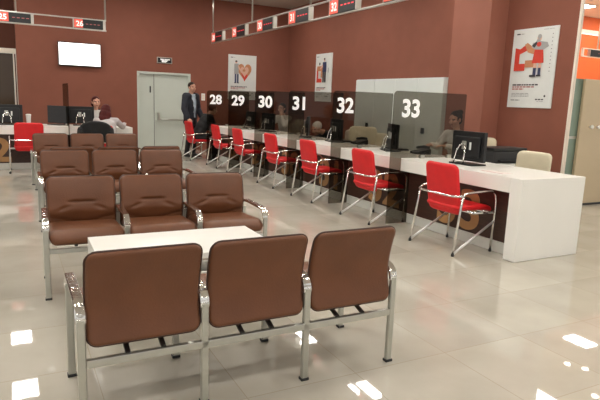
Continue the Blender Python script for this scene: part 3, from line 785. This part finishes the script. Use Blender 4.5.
def person(name, label, loc, rz, J, style):
    """J: joints in local metres, facing local -Y.  style: materials and hair"""
    t = thing(name, label, 'person', loc, rz)
    V = {k: Vector(v) for k, v in J.items()}
    H, R_ = V['head'], Euler(style.get('head_rot', (0, 0, 0)))
    HM = Matrix.Translation(H) @ R_.to_matrix().to_4x4()
    def hp(x, y, z): return HM @ Vector((x, y, z))
    fem = style.get('fem', False); k = .9 if fem else 1.
    # --- body: one continuous skin surface
    b = MB()
    b.ball(hp(0, .012, .03), (.074, .092, .09), rot=R_); b.ball(hp(0, -.012, -.03), (.06, .075, .085), rot=R_); b.ball(hp(0, -.045, -.082), (.034, .032, .028), rot=R_)
    b.limb(hp(0, -.085, .012), .009, hp(0, -.105, -.025), .014, 8)                       # nose
    for s in (-1, 1):
        b.ball(hp(s*.076, .008, -.005), (.01, .02, .032), rot=R_)                        # ears
        b.ball(hp(s*.03, -.078, .03), (.022, .012, .008), rot=R_)                        # brows
        b.ball(hp(s*.042, -.055, -.03), (.025, .022, .025), rot=R_)                      # cheeks
    b.ball(hp(0, -.084, -.056), (.024, .011, .009), rot=R_)                              # mouth
    b.limb(V['neck'], .056*k, hp(0, .015, -.05), .05*k)
    b.limb(V['chest'], .10*k, V['neck'], .055*k); b.limb(V['pelvis'], .10*k, V['chest'], .10*k)
    for s in ('L', 'R'):
        sh, el, wr, hip, kn, an, toe = (V[q+s] for q in ('sh', 'el', 'wr', 'hip', 'kn', 'an', 'toe'))
        b.limb(V['chest']+(V['neck']-V['pelvis']).normalized()*.1, .05*k, sh, .045*k)
        b.limb(sh, .045*k, el, .036*k); b.limb(el, .036*k, wr, .025*k)
        dr = style.get('hand'+s, tuple(wr-el)); pn = style.get('palm'+s, (0, 0, -1))
        hand(b, wr, dr, pn, style.get('thumb'+s, 1), style.get('curl'+s, .5), .95*k)
        b.limb(V['pelvis'], .09*k, hip, .075*k); b.limb(hip, .07*k, kn, .05*k); b.limb(kn, .048*k, an, .036*k); b.limb(an, .03, an.lerp(toe, .55)-Vector((0, 0, .01)), .02)
    body = b.build('body', [M['skin'], M['eye'], M['lips']], t)
    remesh(body, .0085, 2)
    inv = HM.inverted()
    for p in body.data.polygons:
        c = inv @ p.center
        if c.y < -.055:
            if abs(abs(c.x)-.03) < .013 and abs(c.z-.012) < .007: p.material_index = 1
            elif abs(c.x) < .022 and abs(c.z+.058) < .008: p.material_index = 2
    # --- top
    def torso(m, grow, sleeves=True, hem=0.):
        up = (V['neck']-V['pelvis']).normalized(); pl, ch = V['pelvis'], V['chest']
        side = (V['shL']-V['shR']).normalized(); fwd = up.cross(side)
        q = Matrix((side, fwd, up)).transposed()
        rot = q.to_euler()
        m.ball(ch+up*.06, (.165*k+grow, .105*k+grow, .15), rot=rot); m.ball(ch-up*.05, (.16*k+grow, .112*k+grow, .16), rot=rot)
        m.ball(pl.lerp(ch, .42), (.145*k+grow, .108*k+grow, .16), rot=rot); m.ball(pl+up*.03, (.158*k+grow, .115*k+grow, .13+hem), rot=rot)
        if hem: m.ball(pl-up*hem, (.165*k+grow, .12*k+grow, .1), rot=rot)
        m.limb(V['shL'], .062*k+grow, V['shR'], .062*k+grow); m.limb(V['neck']-up*.02, .062*k+grow*.5, ch+up*.1, .09*k+grow)
        if sleeves:
            for s in ('L', 'R'):
                e = V['el'+s]; w = V['wr'+s]
                m.limb(V['sh'+s], .06*k+grow, e, .047*k+grow); m.limb(e, .047*k+grow, w.lerp(e, .08), .036*k+grow)
    top = MB(); torso(top, .002 if style.get('jacket') else .008, sleeves=not style.get('jacket'))
    remesh(top.build('shirt', style['shirt'], t), .013, 3)
    if style.get('jacket'):
        jk = MB(); torso(jk, .02, True, style.get('hem', .06)); j = remesh(jk.build('jacket', style['jacket'], t), .014, 3)
        # open front
        up = (V['neck']-V['pelvis']).normalized(); side = (V['shL']-V['shR']).normalized(); fwd = up.cross(side)
        bm = bmesh.new(); bm.from_mesh(j.data)
        kill = []
        for f in bm.faces:
            c = f.calc_center_median()-V['pelvis']; x, y, z = c.dot(side), c.dot(fwd), c.dot(up)
            if y < -.03*1 and abs(x) < .03+.05*max(0, min(1, z/.5)) and z > -.15: kill.append(f)
            elif z > (V['neck']-V['pelvis']).length-.005 and abs(x) < .09: kill.append(f)
        bmesh.ops.delete(bm, geom=kill, context='FACES'); bm.to_mesh(j.data); bm.free()
        sd = j.modifiers.new('thick', 'SOLIDIFY'); sd.thickness = .006; sd.offset = 1
    # --- trousers
    tr = MB()
    for s in ('L', 'R'):
        hip, kn, an = V['hip'+s], V['kn'+s], V['an'+s]
        tr.limb(V['pelvis'], .118*k, hip, .098*k); tr.limb(hip, .096*k, kn, .068*k); tr.limb(kn, .066*k, an+(kn-an)*.05, .055*k)
    remesh(tr.build('trousers', style['trousers'], t), .013, 3)
    for s in ('L', 'R'):
        an, toe = V['an'+s], V['toe'+s]; sm = MB()
        d = (toe-an); d.z = 0; d.normalize(); base = Vector((an.x, an.y, an.z-.05))
        sm.limb(base-d*.04, .038, base+d*.16, .032); sm.limb(base-d*.035+Vector((0, 0, .03)), .04, base+d*.05+Vector((0, 0, .02)), .038)
        remesh(sm.build('shoe', M['shoe'], t), .01, 2)
    # --- hair
    h = MB(); hr = style['hair']; kind = style.get('hairstyle', 'short')
    h.ball(hp(0, .022, .036), (.082, .098, .09), u=28, v=20, rot=R_)
    if kind == 'long':
        h.ball(hp(0, .06, -.03), (.088, .07, .11), rot=R_); h.ball(hp(0, .075, -.12), (.11, .07, .12), rot=R_); h.ball(hp(0, .085, -.2), (.11, .06, .09), rot=R_); h.ball(hp(.05, .05, -.16), (.05, .055, .09), rot=R_); h.ball(hp(-.05, .05, -.16), (.05, .055, .09), rot=R_)
    if kind == 'bun': h.ball(hp(0, .11, .085), (.045, .042, .042), rot=R_); h.ball(hp(0, .05, -.02), (.07, .06, .07), rot=R_)
    if kind == 'bob': h.ball(hp(0, .045, -.03), (.09, .07, .085), rot=R_)
    ho = remesh(h.build('hair', hr, t), .0085, 2)
    bm = bmesh.new(); bm.from_mesh(ho.data); kill = []
    for f in bm.faces:
        c = inv @ f.calc_center_median()
        if c.y < -.03 and c.z < .062+.5*max(0, abs(c.x)-.04)*-1 and abs(c.x) < .085: kill.append(f)
        elif kind == 'short' and c.z < -.03 and c.y < .03: kill.append(f)
        elif kind == 'short' and c.z < -.055: kill.append(f)
    bmesh.ops.delete(bm, geom=kill, context='FACES'); bm.to_mesh(ho.data); bm.free()
    return t

def seated(lean=0., drop=0., **kw):
    pz = .52; up = Vector((0, -sin(lean), cos(lean)))
    pel = Vector((0, 0, pz)); ch = pel+up*.30; nk = pel+up*.53
    J = dict(pelvis=pel, chest=ch, neck=nk, head=nk+Vector((0, -sin(lean*1.1), cos(lean*1.1)))*.155+Vector((0, -.02, 0)))
    for s, q in (('L', 1), ('R', -1)):
        J['sh'+s] = pel+up*.47+Vector((q*.165, 0, 0)); J['el'+s] = J['sh'+s]+Vector((q*.05, -.12, -.25)); J['wr'+s] = J['el'+s]+Vector((-q*.05, -.23, .0))
        J['hip'+s] = Vector((q*.09, -.02, .50)); J['kn'+s] = Vector((q*.11, -.43, .50)); J['an'+s] = Vector((q*.11, -.40, .085)); J['toe'+s] = Vector((q*.12, -.55, .04))
    for k_, v in kw.items(): J[k_] = v
    return J

# standing man, right hand on the red chair back
Js = dict(pelvis=(0, .02, .90), chest=(0, .0, 1.17), neck=(0, .01, 1.43), head=(0, -.03, 1.585),
          shL=(.185, 0, 1.38), elL=(.25, .0, 1.11), wrL=(.24, -.14, .90), shR=(-.185, 0, 1.38), elR=(-.265, -.02, 1.10), wrR=(-.275, -.13, .885),
          hipL=(.09, .02, .87), knL=(.11, -.02, .48), anL=(.12, .03, .085), toeL=(.14, -.12, .04), hipR=(-.09, .02, .87), knR=(-.10, -.03, .48), anR=(-.11, .04, .085), toeR=(-.13, -.11, .04))
person('person', 'standing man in a dark jacket and pale blue shirt, hand on a red chair', (3.72, 12.56, 0), radians(35), Js,
       dict(shirt=M['shirt_blue'], jacket=M['navy'], hem=.10, trousers=M['trouser'], hair=M['hair_dark'], head_rot=(0, 0, radians(-18)),
            palmL=(-1, 0, 0), palmR=(.3, 0, -1), handR=(0, -.9, -.4), handL=(0, -.3, -1), thumbL=1, thumbR=-1, curlL=.5, curlR=.9))
# seated visitor in black
person('person', 'person in black seated on the farthest red chair, leaning toward the counter', (3.72, 12.06, 0), radians(93),
       seated(.52, elL=(.2, -.33, .70), elR=(-.2, -.33, .70), wrL=(.11, -.42, .66), wrR=(-.11, -.42, .66)),
       dict(shirt=M['blackcloth'], jacket=M['blackcloth'], trousers=M['trouser'], hair=M['hair_brown'], palmL=(0, 0, -1), palmR=(0, 0, -1), thumbL=-1, thumbR=1, head_rot=(radians(12), 0, 0)))
# staff woman at place 33
person('person', 'staff woman in a white shirt with dark tied hair behind partition 33', (5.70, 5.96, 0), radians(-82),
       seated(.16, elL=(.22, -.22, .80), elR=(-.22, -.22, .80), wrL=(.13, -.45, .835), wrR=(-.13, -.45, .835)),
       dict(fem=True, shirt=M['shirt_white'], trousers=M['blackcloth'], hair=M['hair_dark'], hairstyle='bun', head_rot=(radians(10), 0, 0), palmL=(0, 0, -1), palmR=(0, 0, -1), thumbL=-1, thumbR=1))
# staff woman, chin on hand, behind 30
person('person', 'staff woman in a pale shirt resting her chin on her hand behind partition 30', (5.66, 11.55, 0), radians(-60),
       seated(.22, elL=(.20, -.36, .80), wrL=(.07, -.27, 1.02), elR=(-.24, -.22, .80), wrR=(-.10, -.42, .83)),
       dict(fem=True, shirt=M['shirt_white'], trousers=M['blackcloth'], hair=M['hair_dark'], hairstyle='bob', handL=(-.3, -.05, 1), palmL=(0, 1, 0), palmR=(0, 0, -1), thumbL=1, thumbR=1, curlL=1.1))
# grey-haired person bending low behind 32
person('person', 'grey haired person in dark clothes bending low behind partition 31', (5.58, 8.92, 0), radians(-85),
       seated(.98, elL=(.24, -.45, .60), elR=(-.24, -.45, .60), wrL=(.13, -.6, .70), wrR=(-.13, -.6, .70)),
       dict(shirt=M['blackcloth'], trousers=M['blackcloth'], hair=M['hair_grey'], hairstyle='short', palmL=(0, 0, -1), palmR=(0, 0, -1), thumbL=-1, thumbR=1, head_rot=(radians(25), 0, 0)))
# red-haired visitor at the left desk
person('person', 'red haired visitor in a light grey jacket leaning on the left desk', (1.53, 10.12, 0), radians(178),
       seated(.66, elL=(.22, -.50, .72), elR=(-.30, -.46, .78), wrL=(.10, -.70, .81), wrR=(-.36, -.70, .82)),
       dict(fem=True, shirt=M['jacket_grey'], trousers=M['blackcloth'], hair=M['hair_red'], hairstyle='long', palmL=(0, 0, -1), palmR=(0, 0, -1), thumbL=-1, thumbR=1, head_rot=(radians(30), radians(-14), 0)))
# staff person behind the left desk
person('person', 'staff person in dark clothes with auburn hair facing the red haired visitor', (1.56, 12.18, 0), radians(8),
       seated(.2, elL=(.22, -.28, .80), elR=(-.22, -.28, .80), wrL=(.12, -.5, .83), wrR=(-.12, -.5, .83)),
       dict(fem=True, shirt=M['shirt_white'], jacket=M['blackcloth'], trousers=M['blackcloth'], hair=M['hair_red'], hairstyle='bob', palmL=(0, 0, -1), palmR=(0, 0, -1), thumbL=-1, thumbR=1))
# coat over the red haired visitor's chair
def coat_fn(x, y, z, s_):
    q = (z+.25)/.5
    return (x*(.88+.25*(1-q)), y-.05*q+.02*sin(x*22)*(1-q), .72+z*.70+.02*cos(x*9))
t = thing('winter_coat', 'black coat draped over the chair back of the red haired visitor', 'coat', (1.28, 9.86, 0), radians(-4))
MB().pad(.54, .5, .10, .12, e=.05, fn=coat_fn).build('body', M['blackcloth'], t)
MB().limb((-.23, -.03, .76), .06, (-.27, -.02, .50), .045).build('sleeve', M['blackcloth'], t)
MB().limb((.23, -.03, .76), .06, (.27, -.02, .52), .045).build('sleeve', M['blackcloth'], t)

# ------------------------------------------------------------------ light and camera
wd = bpy.data.worlds.new('hall_ambient'); scene.world = wd; wd.use_nodes = True
wd.node_tree.nodes['Background'].inputs[0].default_value = (1., .97, .93, 1)
wd.node_tree.nodes['Background'].inputs[1].default_value = .8

F, YAW, PIT, ROL, CH_ = 551.03, radians(27.894), radians(10.170), radians(2.185), 1.37
fw = Vector((sin(YAW)*cos(PIT), cos(YAW)*cos(PIT), -sin(PIT)))
r0 = Vector((cos(YAW), -sin(YAW), 0)); u0 = r0.cross(fw)
rt = r0*cos(ROL)+u0*sin(ROL); up = -r0*sin(ROL)+u0*cos(ROL)
cam = bpy.data.cameras.new('camera'); co = bpy.data.objects.new('camera', cam); COL.objects.link(co)
cam.sensor_width = 36; cam.lens = F/600*36; cam.clip_start = .05
co.matrix_world = Matrix(((rt.x, up.x, -fw.x, 0), (rt.y, up.y, -fw.y, 0), (rt.z, up.z, -fw.z, CH_), (0, 0, 0, 1)))
scene.camera = co
scene.view_settings.view_transform = 'Standard'
scene.view_settings.look = 'None'
scene.view_settings.exposure = -.12
